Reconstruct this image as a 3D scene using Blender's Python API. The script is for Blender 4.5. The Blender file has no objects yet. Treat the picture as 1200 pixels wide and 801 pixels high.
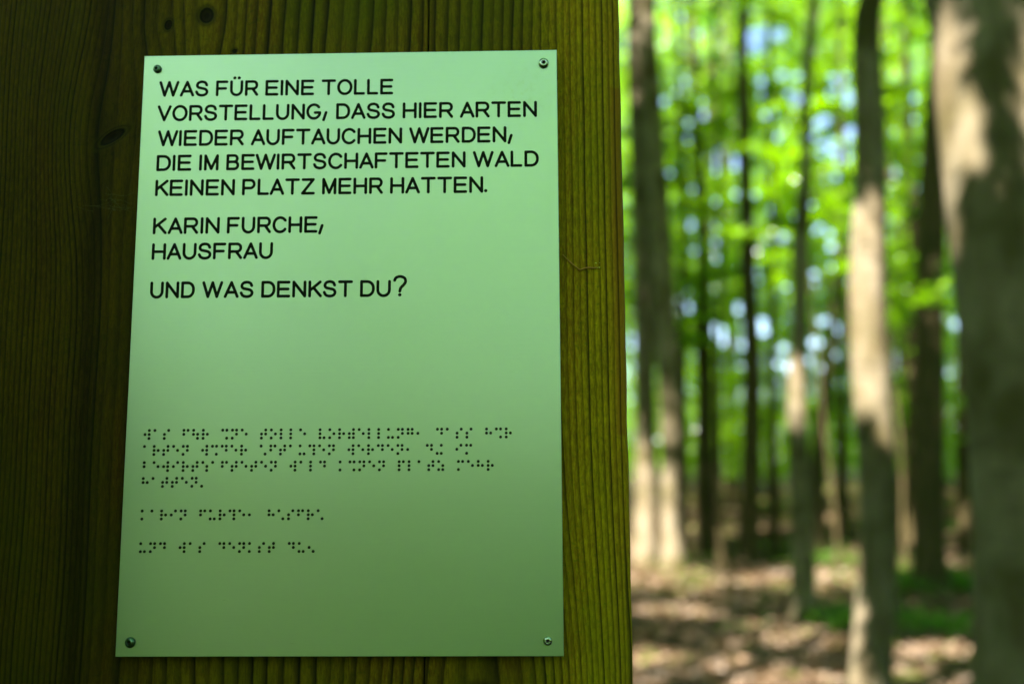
import bpy, math, random
import numpy as np
from mathutils import Vector, Matrix, Euler

# ------------------------------------------------------------------ camera, sky, sun, exposure
scene = bpy.context.scene
COL = scene.collection
FPX, CX, CY = 1166.667, 600.0, 400.5            # the photograph's own pixel frame, used only to measure from
PLATE_Z = 1.45
CAM_POS = np.array([0.11019, -0.56866, PLATE_Z - 0.08099])
CAM_EUL = Euler((1.71072, 0.00506, 0.02351), 'XYZ')
CAM_M = np.array(CAM_EUL.to_matrix())

cam_data = bpy.data.cameras.new('camera')
cam = bpy.data.objects.new('camera', cam_data)
COL.objects.link(cam)
cam.location = CAM_POS
cam.rotation_euler = CAM_EUL
cam_data.sensor_width = 36.0
cam_data.lens = 35.0
cam_data.clip_start = 0.02
cam_data.clip_end = 2000.0
cam_data.dof.use_dof = True
cam_data.dof.focus_distance = 0.572
cam_data.dof.aperture_fstop = 3.7
cam_data.dof.aperture_blades = 0
scene.camera = cam

SUN_EL = math.radians(52)
SUN_AZ = math.radians(-142)                       # measured from +Y towards +X: behind the camera, to its left
SUN = np.array([math.sin(SUN_AZ) * math.cos(SUN_EL), math.cos(SUN_AZ) * math.cos(SUN_EL), math.sin(SUN_EL)])

world = bpy.data.worlds.new('World')
scene.world = world
world.use_nodes = True
wn, wl = world.node_tree.nodes, world.node_tree.links
for n in list(wn):
    wn.remove(n)
w_out = wn.new('ShaderNodeOutputWorld')
w_bg = wn.new('ShaderNodeBackground')
w_sky = wn.new('ShaderNodeTexSky')
w_sky.sky_type = 'NISHITA'
w_sky.sun_disc = False
w_sky.sun_elevation = SUN_EL
w_sky.sun_rotation = SUN_AZ
w_sky.air_density = 1.0
w_sky.dust_density = 0.6
w_sky.ozone_density = 1.5
w_bg.inputs['Strength'].default_value = 0.05
wl.new(w_sky.outputs[0], w_bg.inputs['Color'])
wl.new(w_bg.outputs[0], w_out.inputs['Surface'])

sun_data = bpy.data.lights.new('sun', 'SUN')
sun_data.energy = 5.0
sun_data.angle = math.radians(0.5)
sun_data.color = (1.0, 0.95, 0.87)
sun_ob = bpy.data.objects.new('sun', sun_data)
COL.objects.link(sun_ob)
sun_ob.rotation_euler = Vector(SUN).to_track_quat('Z', 'Y').to_euler()
sun_ob.location = (-6, -8, 20)

scene.view_settings.view_transform = 'Standard'
scene.view_settings.look = 'None'
scene.view_settings.exposure = 3.6
scene.view_settings.gamma = 1.0
scene.view_settings.use_curve_mapping = False
scene.render.engine = 'CYCLES'
scene.cycles.max_bounces = 9
scene.cycles.diffuse_bounces = 7
scene.cycles.glossy_bounces = 4
scene.cycles.transmission_bounces = 6
scene.cycles.use_denoising = True
scene.cycles.sample_clamp_indirect = 6.0
scene.cycles.caustics_reflective = False
scene.cycles.caustics_refractive = False

RNG = np.random.default_rng(7)
random.seed(7)

# ------------------------------------------------------------------ helpers
def ray(px, py):
    d = np.array([(px - CX) / FPX, -(py - CY) / FPX, -1.0])
    return CAM_M @ d

def on_plane_y(px, py, y):
    d = ray(px, py)
    return CAM_POS + d * ((y - CAM_POS[1]) / d[1])

def ground_z(x, y):
    x = np.asarray(x, float); y = np.asarray(y, float)
    r = np.clip((y - 2.0) / 6.0, 0, 1)
    z = 0.07 * np.sin(x * 1.3 + y * 0.45) * np.cos(y * 0.9 - x * 0.3) + 0.035 * np.sin(x * 3.1 - y * 2.3 + 1.0)
    z = z * r + 0.034 * np.clip(y - 9.5, 0, 62)
    return z

def link(name, me, mat=None, parent=None):
    ob = bpy.data.objects.new(name, me)
    COL.objects.link(ob)
    if mat is not None and len(me.materials) == 0:
        me.materials.append(mat)
    if parent is not None:
        ob.parent = parent
    return ob

def np_mesh(name, verts, faces, smooth=False):
    """faces: (n,3) or (n,4) int array"""
    verts = np.asarray(verts, np.float32); faces = np.asarray(faces, np.int32)
    me = bpy.data.meshes.new(name)
    k = faces.shape[1]
    me.vertices.add(len(verts)); me.vertices.foreach_set('co', verts.ravel())
    me.loops.add(faces.size); me.loops.foreach_set('vertex_index', faces.ravel())
    me.polygons.add(len(faces))
    me.polygons.foreach_set('loop_start', np.arange(0, faces.size, k, dtype=np.int32))
    me.polygons.foreach_set('loop_total', np.full(len(faces), k, np.int32))
    me.polygons.foreach_set('use_smooth', np.full(len(faces), smooth, bool))
    me.update(calc_edges=True)
    return me

def float_attr(me, name, vals):
    a = me.attributes.new(name, 'FLOAT', 'POINT')
    a.data.foreach_set('value', np.asarray(vals, np.float32))

def thing(name, label, cat, loc=(0, 0, 0), group=None):
    o = bpy.data.objects.new(name, None)
    COL.objects.link(o)
    o.location = loc
    o['label'] = label; o['category'] = cat
    if group: o['group'] = group
    return o

def tag(o, label, cat=None, group=None, kind=None):
    o['label'] = label
    if cat: o['category'] = cat
    if group: o['group'] = group
    if kind: o['kind'] = kind
    return o

def rows_tube(path, radii, sides=10, wob=0.0, flute=None, seed=0, cap=True):
    """tube along a path; returns verts, quads. flute(angle, t) multiplies the radius"""
    path = np.asarray(path, float); n = len(path)
    tang = np.gradient(path, axis=0)
    tang /= np.linalg.norm(tang, axis=1)[:, None] + 1e-9
    ref = np.array([0.0, 1.0, 0.0]) if abs(tang[0][1]) < 0.8 else np.array([1.0, 0, 0])
    u = np.cross(tang, ref); u /= np.linalg.norm(u, axis=1)[:, None] + 1e-9
    v = np.cross(tang, u)
    a = np.linspace(0, 2 * np.pi, sides, endpoint=False)
    rr = np.asarray(radii, float)[:, None] * np.ones((1, sides))
    if wob:
        r = np.random.default_rng(seed)
        for k in range(1, 4):
            rr = rr * (1 + wob / k * np.sin(k * a[None] + r.uniform(0, 6) + r.uniform(1, 3) * path[:, 2:3]))
    if flute is not None:
        rr = rr * flute(a[None], np.linspace(0, 1, n)[:, None], path[:, 2:3])
    V = path[:, None] + rr[..., None] * (np.cos(a)[None, :, None] * u[:, None] + np.sin(a)[None, :, None] * v[:, None])
    i = np.arange(n - 1)[:, None] * sides; j = np.arange(sides)[None]; j2 = (j + 1) % sides
    F = np.stack([i + j, i + j2, i + sides + j2, i + sides + j], -1).reshape(-1, 4)
    return V.reshape(-1, 3), F

def leaves(P, size, tilt=0.55, width=0.62, rng=RNG, fold=0.18, updir=None):
    """many small folded leaves; P (n,3) centres, size (n,) lengths"""
    n = len(P)
    az = rng.uniform(0, 2 * np.pi, n)
    nrm = rng.normal(0, tilt * 1.5, (n, 3)); nrm[:, 2] = np.abs(rng.normal(1, 0.25, n))
    nrm /= np.linalg.norm(nrm, axis=1)[:, None]
    d = np.stack([np.cos(az), np.sin(az), np.zeros(n)], 1)
    d -= (d * nrm).sum(1)[:, None] * nrm
    d /= np.linalg.norm(d, axis=1)[:, None]
    s = np.cross(nrm, d)
    L = np.asarray(size)[:, None]
    w = L * width * 0.5
    base = P - d * L * 0.5
    tip = P + d * L * 0.5 - nrm * L * 0.12
    lf = P - d * L * 0.05 + s * w + nrm * L * fold
    rt = P - d * L * 0.05 - s * w + nrm * L * fold
    V = np.stack([base, lf, tip, rt], 1).reshape(-1, 3)
    i = np.arange(n) * 4
    F = np.stack([np.stack([i, i + 2, i + 1], 1), np.stack([i, i + 3, i + 2], 1)], 1).reshape(-1, 3)
    return V, F

def merge(parts):
    Vs, Fs, o = [], [], 0
    for V, F in parts:
        Vs.append(V); Fs.append(np.asarray(F) + o); o += len(V)
    return np.concatenate(Vs), np.concatenate(Fs)

# ------------------------------------------------------------------ materials
def new_mat(name):
    m = bpy.data.materials.new(name); m.use_nodes = True
    nt = m.node_tree
    b = nt.nodes['Principled BSDF']
    return m, nt, b

class G:
    """small node-graph helper"""
    def __init__(s, nt): s.nt = nt
    def n(s, t, **kw):
        x = s.nt.nodes.new(t)
        for k, v in kw.items(): setattr(x, k, v)
        return x
    def put(s, sock, v):
        if isinstance(v, bpy.types.NodeSocket): s.nt.links.new(v, sock)
        elif v is not None: sock.default_value = v
    def math(s, op, a, b=None, c=None, clamp=False):
        x = s.n('ShaderNodeMath', operation=op); x.use_clamp = clamp
        s.put(x.inputs[0], a)
        if b is not None: s.put(x.inputs[1], b)
        if c is not None: s.put(x.inputs[2], c)
        return x.outputs[0]
    def xyz(s, a, b, c):
        x = s.n('ShaderNodeCombineXYZ'); s.put(x.inputs[0], a); s.put(x.inputs[1], b); s.put(x.inputs[2], c)
        return x.outputs[0]
    def noise(s, vec, scale, detail=2.0, rough=0.5, dim='3D'):
        x = s.n('ShaderNodeTexNoise'); x.noise_dimensions = dim
        if vec is not None: s.put(x.inputs['Vector'], vec)
        x.inputs['Scale'].default_value = scale; x.inputs['Detail'].default_value = detail; x.inputs['Roughness'].default_value = rough
        return x.outputs['Fac']
    def ramp(s, fac, stops, interp='LINEAR'):
        x = s.n('ShaderNodeValToRGB'); s.put(x.inputs['Fac'], fac)
        cr = x.color_ramp; cr.interpolation = interp
        while len(cr.elements) < len(stops): cr.elements.new(0.5)
        for e, (p, c) in zip(cr.elements, stops):
            e.position = p; e.color = (*c, 1) if len(c) == 3 else c
        return x.outputs['Color']
    def mix(s, fac, a, b, typ='MIX'):
        x = s.n('ShaderNodeMix', data_type='RGBA', blend_type=typ)
        s.put(x.inputs[0], fac); s.put(x.inputs[6], a if not isinstance(a, tuple) else (*a, 1)); s.put(x.inputs[7], b if not isinstance(b, tuple) else (*b, 1))
        return x.outputs[2]
    def attr(s, name):
        x = s.n('ShaderNodeAttribute'); x.attribute_name = name
        return x.outputs['Fac']
    def sep(s, v):
        x = s.n('ShaderNodeSeparateXYZ'); s.put(x.inputs[0], v); return x.outputs
    def coord(s, w='Object'): return s.n('ShaderNodeTexCoord').outputs[w]
    def bump(s, h, dist, strength=1.0, normal=None):
        x = s.n('ShaderNodeBump'); s.put(x.inputs['Height'], h); x.inputs['Distance'].default_value = dist
        x.inputs['Strength'].default_value = strength
        if normal is not None: s.put(x.inputs['Normal'], normal)
        return x.outputs[0]

def leaf_material(name, dark, light, trans, tf=0.5, gloss=0.45):
    m = bpy.data.materials.new(name); m.use_nodes = True
    nt = m.node_tree; nt.nodes.clear(); g = G(nt)
    geo = g.n('ShaderNodeNewGeometry')
    rnd = geo.outputs['Random Per Island']
    pos = geo.outputs['Position']
    big = g.noise(pos, 0.35, 2)
    f = g.math('ADD', g.math('MULTIPLY', rnd, 0.65), g.math('MULTIPLY', big, 0.5))
    c = g.ramp(f, [(0.15, dark), (0.95, light)])
    tcol = g.mix(rnd, trans, tuple(min(1, v * 1.25) for v in trans))
    dif = g.n('ShaderNodeBsdfPrincipled')
    g.put(dif.inputs['Base Color'], c); dif.inputs['Roughness'].default_value = gloss
    dif.inputs['Specular IOR Level'].default_value = 0.32
    tr = g.n('ShaderNodeBsdfTranslucent'); g.put(tr.inputs['Color'], tcol)
    mx = g.n('ShaderNodeMixShader'); mx.inputs[0].default_value = tf
    nt.links.new(dif.outputs[0], mx.inputs[1]); nt.links.new(tr.outputs[0], mx.inputs[2])
    out = g.n('ShaderNodeOutputMaterial'); nt.links.new(mx.outputs[0], out.inputs['Surface'])
    return m

M_LEAF = leaf_material('beech_leaf', (0.016, 0.042, 0.001), (0.105, 0.20, 0.002), (0.28, 0.53, 0.002), gloss=0.21)
M_LEAF_HIGH = leaf_material('beech_leaf_high', (0.03, 0.08, 0.004), (0.07, 0.14, 0.008), (0.10, 0.34, 0.02), 0.5)
M_HERB = leaf_material('herb_leaf', (0.02, 0.06, 0.002), (0.06, 0.13, 0.004), (0.09, 0.26, 0.004), 0.4)
M_LITTER = leaf_material('dead_leaf', (0.010, 0.007, 0.001), (0.145, 0.092, 0.056), (0.3, 0.15, 0.06), 0.15, 0.6)

def bark_material(name, a, b, moss):
    m, nt, bs = new_mat(name); g = G(nt)
    co = g.coord(); s = g.sep(co)
    v = g.xyz(s[0], s[1], g.math('MULTIPLY', s[2], 0.35))
    n1 = g.noise(v, 9, 5, 0.6); n2 = g.noise(co, 2.2, 3)
    hor = g.noise(g.xyz(g.math('MULTIPLY', s[0], 0.3), g.math('MULTIPLY', s[1], 0.3), s[2]), 22, 3)
    c = g.mix(g.ramp(n1, [(0.35, (0, 0, 0)), (0.7, (1, 1, 1))]), a, b)
    c = g.mix(g.ramp(n2, [(0.48, (0, 0, 0)), (0.66, (1, 1, 1))]), c, moss)
    c = g.mix(g.ramp(hor, [(0.30, (0.45, 0.45, 0.45)), (0.42, (0, 0, 0))]), c, tuple(x * 0.4 for x in a))
    g.put(bs.inputs['Base Color'], c); bs.inputs['Roughness'].default_value = 0.8
    bs.inputs['Specular IOR Level'].default_value = 0.2
    g.put(bs.inputs['Normal'], g.bump(g.math('ADD', n1, g.math('MULTIPLY', hor, 0.4)), 0.01, 0.6))
    return m
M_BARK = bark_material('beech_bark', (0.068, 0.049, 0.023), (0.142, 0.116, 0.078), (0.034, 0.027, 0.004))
M_BARK_SHADED = bark_material('shaded_bark', (0.026, 0.018, 0.005), (0.050, 0.036, 0.012), (0.022, 0.020, 0.003))  # same beech bark, with the shade between the trunks put into its colour

def ground_material():
    m, nt, bs = new_mat('forest_floor'); g = G(nt)
    co = g.coord()
    n1 = g.noise(co, 1.1, 4, 0.6); n2 = g.noise(co, 14, 6, 0.7); n3 = g.noise(co, 45, 3)
    litter = g.ramp(g.math('ADD', g.math('MULTIPLY', n2, .6), g.math('MULTIPLY', n3, .4)), [(0.34, (0.009, 0.006, 0.001)), (0.54, (0.030, 0.020, 0.005)), (0.72, (0.12, 0.075, 0.040))])
    moss = g.ramp(n2, [(0.35, (0.015, 0.025, 0.004)), (0.7, (0.08, 0.11, 0.012))])
    c = g.mix(g.ramp(n1, [(0.50, (0, 0, 0)), (0.60, (0.85, 0.85, 0.85))]), litter, moss)
    g.put(bs.inputs['Base Color'], c); bs.inputs['Roughness'].default_value = 0.9
    bs.inputs['Specular IOR Level'].default_value = 0.1
    g.put(bs.inputs['Normal'], g.bump(n2, 0.04, 0.8))
    return m
M_GROUND = ground_material()

def wood_material():
    m, nt, bs = new_mat('weathered_post_wood'); g = G(nt)
    co = g.coord(); s = g.sep(co); x, y, z = s[0], s[1], s[2]
    ph0 = g.attr('ring'); kn = g.attr('knot_crack'); edge = g.attr('edge'); shade_tone = g.attr('fine')
    wob = g.noise(g.xyz(g.math('MULTIPLY', x, 30), y, g.math('MULTIPLY', z, 3.5)), 1.0, 3, 0.55)
    ph = g.math('ADD', ph0, g.math('MULTIPLY', g.math('SUBTRACT', wob, 0.5), 0.9))
    fl = g.math('FLOOR', ph); fr = g.math('FRACT', ph)
    wn_ = g.n('ShaderNodeTexWhiteNoise', noise_dimensions='1D'); g.put(wn_.inputs['W'], fl); r1 = wn_.outputs['Value']
    # late wood: a dark line where one ring ends; its width and depth differ from ring to ring
    prof = g.ramp(fr, [(0.0, (0.15,) * 3), (0.10, (0.0,) * 3), (0.45, (0.12,) * 3), (0.78, (0.75,) * 3), (0.92, (1.0,) * 3), (1.0, (0.2,) * 3)])
    prof = g.math('MULTIPLY', prof, g.math('ADD', 0.5, g.math('MULTIPLY', r1, 0.7)))
    fine = g.noise(g.xyz(g.math('MULTIPLY', x, 2600), g.math('MULTIPLY', y, 900), g.math('MULTIPLY', z, 70)), 1.0, 3, 0.6)
    fib = g.noise(g.xyz(g.math('MULTIPLY', x, 900), g.math('MULTIPLY', y, 900), g.math('MULTIPLY', z, 160)), 1.0, 4, 0.7)
    mott = g.noise(g.xyz(g.math('MULTIPLY', x, 45), g.math('MULTIPLY', y, 45), g.math('MULTIPLY', z, 14)), 1.0, 4, 0.6)
    speck = g.noise(co, 420, 3, 0.7)
    base = g.ramp(mott, [(0.25, (0.060, 0.050, 0.002)), (0.5, (0.105, 0.083, 0.003)), (0.75, (0.145, 0.118, 0.004))])
    base = g.mix(g.math('MULTIPLY', g.ramp(fine, [(0.40, (1, 1, 1)), (0.55, (0, 0, 0))]), 0.5), base, (0.035, 0.024, 0.001))
    brn = g.noise(g.xyz(g.math('MULTIPLY', x, 28), y, g.math('MULTIPLY', z, 2.2)), 1.0, 4, 0.6)
    base = g.mix(g.ramp(brn, [(0.46, (0, 0, 0)), (0.64, (0.7,) * 3)]), base, (0.085, 0.040, 0.003))
    base = g.mix(g.ramp(fib, [(0.42, (0, 0, 0)), (0.75, (0.75,) * 3)]), base, (0.20, 0.165, 0.006))
    base = g.mix(g.ramp(speck, [(0.30, (0.7,) * 3), (0.45, (0, 0, 0))]), base, (0.05, 0.06, 0.004))
    # algae bloom, greener, in soft patches
    alg = g.noise(g.xyz(g.math('MULTIPLY', x, 10), g.math('MULTIPLY', y, 10), g.math('MULTIPLY', z, 5)), 1.0, 3, 0.6)
    base = g.mix(g.ramp(alg, [(0.45, (0, 0, 0)), (0.65, (0.6,) * 3)]), base, (0.055, 0.082, 0.003))
    tone = g.ramp(shade_tone, [(0.0, (0.14, 0.10, 0.04)), (0.25, (0.50, 0.36, 0.13)), (0.5, (1.10, 0.88, 0.35)), (1.0, (2.6, 2.2, 0.5))])  # low end darkens, high end brightens: light fall-off painted into the wood
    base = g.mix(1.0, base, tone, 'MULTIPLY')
    base = g.mix(edge, base, (0.20, 0.075, 0.006))
    col = g.mix(g.math('MULTIPLY', prof, 0.9), base, (0.009, 0.007, 0.001))
    kcol = g.ramp(kn, [(0.0, (0.003, 0.002, 0.001)), (0.35, (0.012, 0.007, 0.001)), (0.5, (0.002, 0.0015, 0.0005)), (0.62, (0.035, 0.026, 0.002)), (0.75, (0.008, 0.006, 0.001)), (1.0, (0.06, 0.05, 0.003))])
    col = g.mix(g.ramp(kn, [(0.55, (1, 1, 1)), (1.0, (0, 0, 0))]), col, kcol)
    g.put(bs.inputs['Base Color'], col)
    g.put(bs.inputs['Roughness'], g.math('ADD', 0.62, g.math('MULTIPLY', fib, 0.2)))
    bs.inputs['Specular IOR Level'].default_value = 0.08
    h = g.math('ADD', g.math('MULTIPLY', prof, -0.8), g.math('MULTIPLY', fib, 0.35))
    g.put(bs.inputs['Normal'], g.bump(g.math('ADD', h, g.math('MULTIPLY', fine, 0.3)), 0.0009, 0.8))
    return m
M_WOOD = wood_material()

def plate_material():
    m, nt, bs = new_mat('brushed_aluminium'); g = G(nt)
    co = g.coord(); s = g.sep(co); x, y, z = s[0], s[1], s[2]
    br = g.noise(g.xyz(g.math('MULTIPLY', x, 25), g.math('MULTIPLY', y, 25), g.math('MULTIPLY', z, 3200)), 1.0, 3, 0.6)
    cl = g.noise(co, 14, 4, 0.6)
    sp = g.n('ShaderNodeTexVoronoi'); sp.inputs['Scale'].default_value = 75; g.put(sp.inputs['Vector'], co)
    msk = g.noise(co, 9, 2)
    dot = g.math('LESS_THAN', sp.outputs['Distance'], g.math('MULTIPLY', g.math('SUBTRACT', msk, 0.60), 0.30))
    # grime below and left of the top right screw
    dx = g.math('SUBTRACT', x, 0.104); dz = g.math('SUBTRACT', z, PLATE_Z + 0.148)
    rr = g.math('SQRT', g.math('ADD', g.math('MULTIPLY', dx, dx), g.math('MULTIPLY', dz, dz)))
    gr = g.math('MULTIPLY', g.ramp(rr, [(0.0, (1, 1, 1)), (0.024, (0, 0, 0))]), g.ramp(g.noise(co, 260, 4, 0.7), [(0.50, (0, 0, 0)), (0.68, (1, 1, 1))]))
    c = g.mix(g.math('MULTIPLY', br, 0.6), (0.315, 0.395, 0.30), (0.275, 0.355, 0.265))
    c = g.mix(g.math('MULTIPLY', g.ramp(cl, [(0.35, (0, 0, 0)), (0.8, (1, 1, 1))]), 0.25), c, (0.28, 0.37, 0.24))
    c = g.mix(g.math('MULTIPLY', gr, 0.35), c, (0.20, 0.26, 0.06))
    c = g.mix(g.math('MULTIPLY', dot, 0.6), c, (0.12, 0.15, 0.04))
    g.put(bs.inputs['Base Color'], c)
    g.put(bs.inputs['Metallic'], g.math('SUBTRACT', 0.9, g.math('MULTIPLY', g.math('MAXIMUM', gr, dot), 0.6)))
    g.put(bs.inputs['Roughness'], g.math('ADD', 0.25, g.math('MULTIPLY', br, 0.10)))
    warp = g.noise(co, 5.0, 1)
    g.put(bs.inputs['Normal'], g.bump(br, 0.00003, 0.35, g.bump(warp, 0.004, 0.5)))
    return m
M_PLATE = plate_material()

def simple(name, col, rough=0.5, metal=0.0, spec=0.5, nscale=300, amt=0.3):
    m, nt, bs = new_mat(name); g = G(nt)
    n = g.noise(g.coord(), nscale, 3)
    g.put(bs.inputs['Base Color'], g.mix(g.math('MULTIPLY', n, amt), col, tuple(c * 0.5 for c in col)))
    bs.inputs['Roughness'].default_value = rough; bs.inputs['Metallic'].default_value = metal
    bs.inputs['Specular IOR Level'].default_value = spec
    return m
M_INK = simple('black_enamel', (0.004, 0.006, 0.003), 0.75, 0, 0.08)
M_DOT = simple('black_braille', (0.004, 0.006, 0.003), 0.6, 0, 0.15)
M_SCREW = simple('screw_steel', (0.42, 0.48, 0.42), 0.24, 1.0, 0.5, 900, 0.7)
M_SCREW_DARK = simple('tarnished_screw_steel', (0.10, 0.17, 0.12), 0.32, 1.0, 0.5, 900, 0.7)
M_RECESS = simple('screw_socket_dark', (0.01, 0.01, 0.008), 0.7)
M_STEM = simple('dry_stem', (0.36, 0.17, 0.03), 0.8, 0, 0.2, 900, 0.8)
M_WEB = simple('cobweb', (0.10, 0.10, 0.03), 0.8, 0, 0.2)
M_MOSS = simple('moss', (0.06, 0.10, 0.01), 0.95, 0, 0.05, 40, 0.9)

# ------------------------------------------------------------------ ground
def build_ground():
    def axis(lo, hi, fine_lo, fine_hi, step, coarse):
        a = np.concatenate([np.arange(lo, fine_lo, coarse), np.arange(fine_lo, fine_hi, step), np.arange(fine_hi, hi + coarse, coarse)])
        return a
    xs = axis(-400, 400, -8, 24, 0.16, 8); ys = axis(-400, 400, -3, 34, 0.16, 8)
    X, Y = np.meshgrid(xs, ys)
    Z = ground_z(X, Y)
    r = np.random.default_rng(3)
    near = (np.abs(X - 8) < 17) & (Y > 1) & (Y < 35)
    Z = Z + near * r.normal(0, 0.012, Z.shape)
    V = np.stack([X, Y, Z], -1).reshape(-1, 3)
    nx, ny = len(xs), len(ys)
    i = np.arange(ny - 1)[:, None] * nx + np.arange(nx - 1)[None]
    F = np.stack([i, i + 1, i + nx + 1, i + nx], -1).reshape(-1, 4)
    o = link('ground', np_mesh('ground', V, F, True), M_GROUND)
    tag(o, 'forest floor of brown leaf litter with mossy humps in dappled sun', kind='structure')
build_ground()

# ------------------------------------------------------------------ wooden post
RE0 = on_plane_y(727, 0, 0.005); RE1 = on_plane_y(742.5, 801, 0.005)
POST_R = 0.5 * (RE0[0] + RE1[0]); POST_L = -0.25; POST_D = 0.20; FACE_Y = 0.008
def P2(px, py):                                   # pixel -> (x, z) on the face of the wood
    p = on_plane_y(px, py, FACE_Y); return p[0], p[2]
KNOTS = [(*P2(242, 18), 0.0044, 0.0050, 0.0, 0.9), (*P2(197, 29), 0.0024, 0.0034, -0.2, 0.7), (*P2(131, 160), 0.0088, 0.0032, 0.55, 0.6),
         (*P2(566, 838), 0.010, 0.013, 0.2, 0.75), (*P2(275, 60), 0.0016, 0.0016, 0.0, 0.3),
         (-0.20, 0.75, 0.012, 0.014, 0.1, 0.8), (0.09, 0.42, 0.010, 0.013, 0.2, 0.8), (-0.05, 1.98, 0.011, 0.012, 0, 0.8)]
def build_post():
    xc, zc = P2(498, 10); xc2, zc2 = P2(500, 790)
    XC = 0.5 * (xc + xc2)
    x_f = np.concatenate([np.linspace(POST_L + 0.005, XC - 0.0013, 210), [XC - 0.00060, XC, XC + 0.00060], np.linspace(XC + 0.0013, POST_R - 0.005, 120)])
    z_f = np.concatenate([np.linspace(-0.15, 1.18, 60)[:-1], np.linspace(1.18, 1.80, 330), np.linspace(1.80, 2.25, 40)[1:]])
    # ring phase: rings per metre, read off the photograph along its middle row
    kp = np.array([-0.34, -.155, -.145, -.135, -.128, -.12, -.11, -.02, .04, .08, .105, .135, .158, .167, .175])
    kv = np.array([330, 320, 240, 130, 100, 90, 125, 110, 125, 150, 190, 240, 290, 90, 60.])
    xx = np.linspace(-0.34, 0.18, 2000); dens = np.interp(xx, kp, kv); cum = np.concatenate([[0], np.cumsum((dens[1:] + dens[:-1]) / 2 * np.diff(xx))])
    # outline: front face columns, rounded corners, sides, back
    prof = [(x, FACE_Y, x) for x in x_f]
    rc = 0.005
    for a in np.linspace(0, 90, 5)[1:]:
        t = math.radians(a); prof.append((POST_R - rc + rc * math.sin(t), FACE_Y + rc - rc * math.cos(t), POST_R - 0.003 + 0.003 * a / 90))
    for k in range(1, 12): prof.append((POST_R, FACE_Y + rc + (POST_D - 2 * rc) * k / 12, POST_R + 0.01 * k))
    prof.append((POST_R - rc, FACE_Y + POST_D, POST_R + .1))
    for k in range(1, 12): prof.append((POST_R + (POST_L - POST_R) * k / 12, FACE_Y + POST_D, POST_R - 0.03 * k))
    prof.append((POST_L, FACE_Y + POST_D - rc, POST_L))
    for k in range(1, 12): prof.append((POST_L, FACE_Y + POST_D - rc - (POST_D - 2 * rc) * k / 12, POST_L - 0.01 * k))
    for a in np.linspace(0, 90, 5)[:-1]:
        t = math.radians(a); prof.append((POST_L + rc - rc * math.cos(t), FACE_Y + rc - rc * math.sin(t), POST_L))
    prof = np.array(prof); npf, nz = len(prof), len(z_f)
    X = np.repeat(prof[None, :, 0], nz, 0); Y = np.repeat(prof[None, :, 1], nz, 0); U = np.repeat(prof[None, :, 2], nz, 0)
    Z = np.repeat(z_f[:, None], npf, 1)
    nf = len(x_f)
    # crack: open at the top and bottom of the picture, it wanders a little
    ci = 211
    wander = 0.0016 * np.sin(z_f * 9 + 1) + 0.0008 * np.sin(z_f * 31)
    wgt = np.exp(-((np.arange(npf) - ci) / 22.0) ** 2) * (np.arange(npf) < nf)
    X = X + wander[:, None] * wgt[None]
    Y[:, ci] += 0.009
    X[:, ci - 1] += 0.00008; X[:, ci + 1] -= 0.00008
    # weathered relief and a slightly cupped face
    front = (np.arange(npf) < nf)[None]
    Y = Y + front * (0.0004 * np.sin(X * 38 + 0.6 * np.sin(Z * 4)) + 0.00022 * np.sin(X * 160 + Z * 3))
    # shallow shrinkage hollow running down the left of the face
    hx = np.interp(z_f, [1.2, 1.5, 1.8], [P2(82, 720)[0], P2(98, 400)[0], P2(118, 30)[0]])
    Y = Y + front * 0.0016 * np.exp(-((X - hx[:, None]) / 0.006) ** 2)
    chip = 0.0002 * np.sin(Z * 23 + 1) * np.sin(Z * 57) + 0.00015 * np.sin(Z * 131) * np.sin(Z * 11 + 2)
    X = X + chip * np.clip((U - POST_R + .006) / .006, 0, 1) * (Y < FACE_Y + .02)
    knot_crack = np.ones_like(X)
    GU = U.copy()
    drift = 0.004 * np.sin(Z * 5.0 + 0.5) + 0.0018 * np.sin(Z * 13 + X * 6) + 0.0007 * np.sin(Z * 37 + X * 40)
    GU = GU + drift * np.clip((0.13 - U) / 0.06, 0, 1)
    for (kx, kz, ax, az, rot, k) in KNOTS:
        dx, dz = X - kx, Z - kz
        c, s = math.cos(rot), math.sin(rot)
        ex, ez = (dx * c + dz * s) / ax, (-dx * s + dz * c) / az
        r = np.sqrt(ex ** 2 + ez ** 2)
        knot_crack = np.minimum(knot_crack, np.where(front, np.clip(r * 0.55, 0, 1), 1))
        R = max(ax, az) * 3.6
        g_ = np.exp(-((dx / R) ** 2 + (dz / (R * 2.0)) ** 2))
        GU = GU - dx * k * g_
        Y = Y + front * 0.0012 * np.exp(-(r / 0.8) ** 2)
    knot_crack[:, ci] = 0.0; knot_crack[:, ci - 1] = 0.8; knot_crack[:, ci + 1] = 0.8  # shade inside the crack painted in with the dark knot colours
    ring = np.interp(GU, xx, cum)
    edge = np.clip((U - (POST_R - 0.016)) / 0.008, 0, 1) * (0.35 + 0.65 * (np.sin(Z * 17 + 1.2) > -0.2) * np.clip((U - (POST_R - 0.008)) / 0.003, 0, 1))
    V = np.stack([X, Y, Z], -1).reshape(-1, 3)
    i = np.arange(nz - 1)[:, None] * npf; j = np.arange(npf)[None]; j2 = (j + 1) % npf
    F = np.stack([i + j, i + j2, i + npf + j2, i + npf + j], -1).reshape(-1, 4)
    me = np_mesh('wooden_post', V, F, True)
    float_attr(me, 'ring', ring.ravel()); float_attr(me, 'knot_crack', knot_crack.ravel()); float_attr(me, 'edge', edge.ravel() * 0.7)
    band = front * np.exp(-((X - hx[:, None] - 0.002) / 0.007) ** 2)
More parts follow.
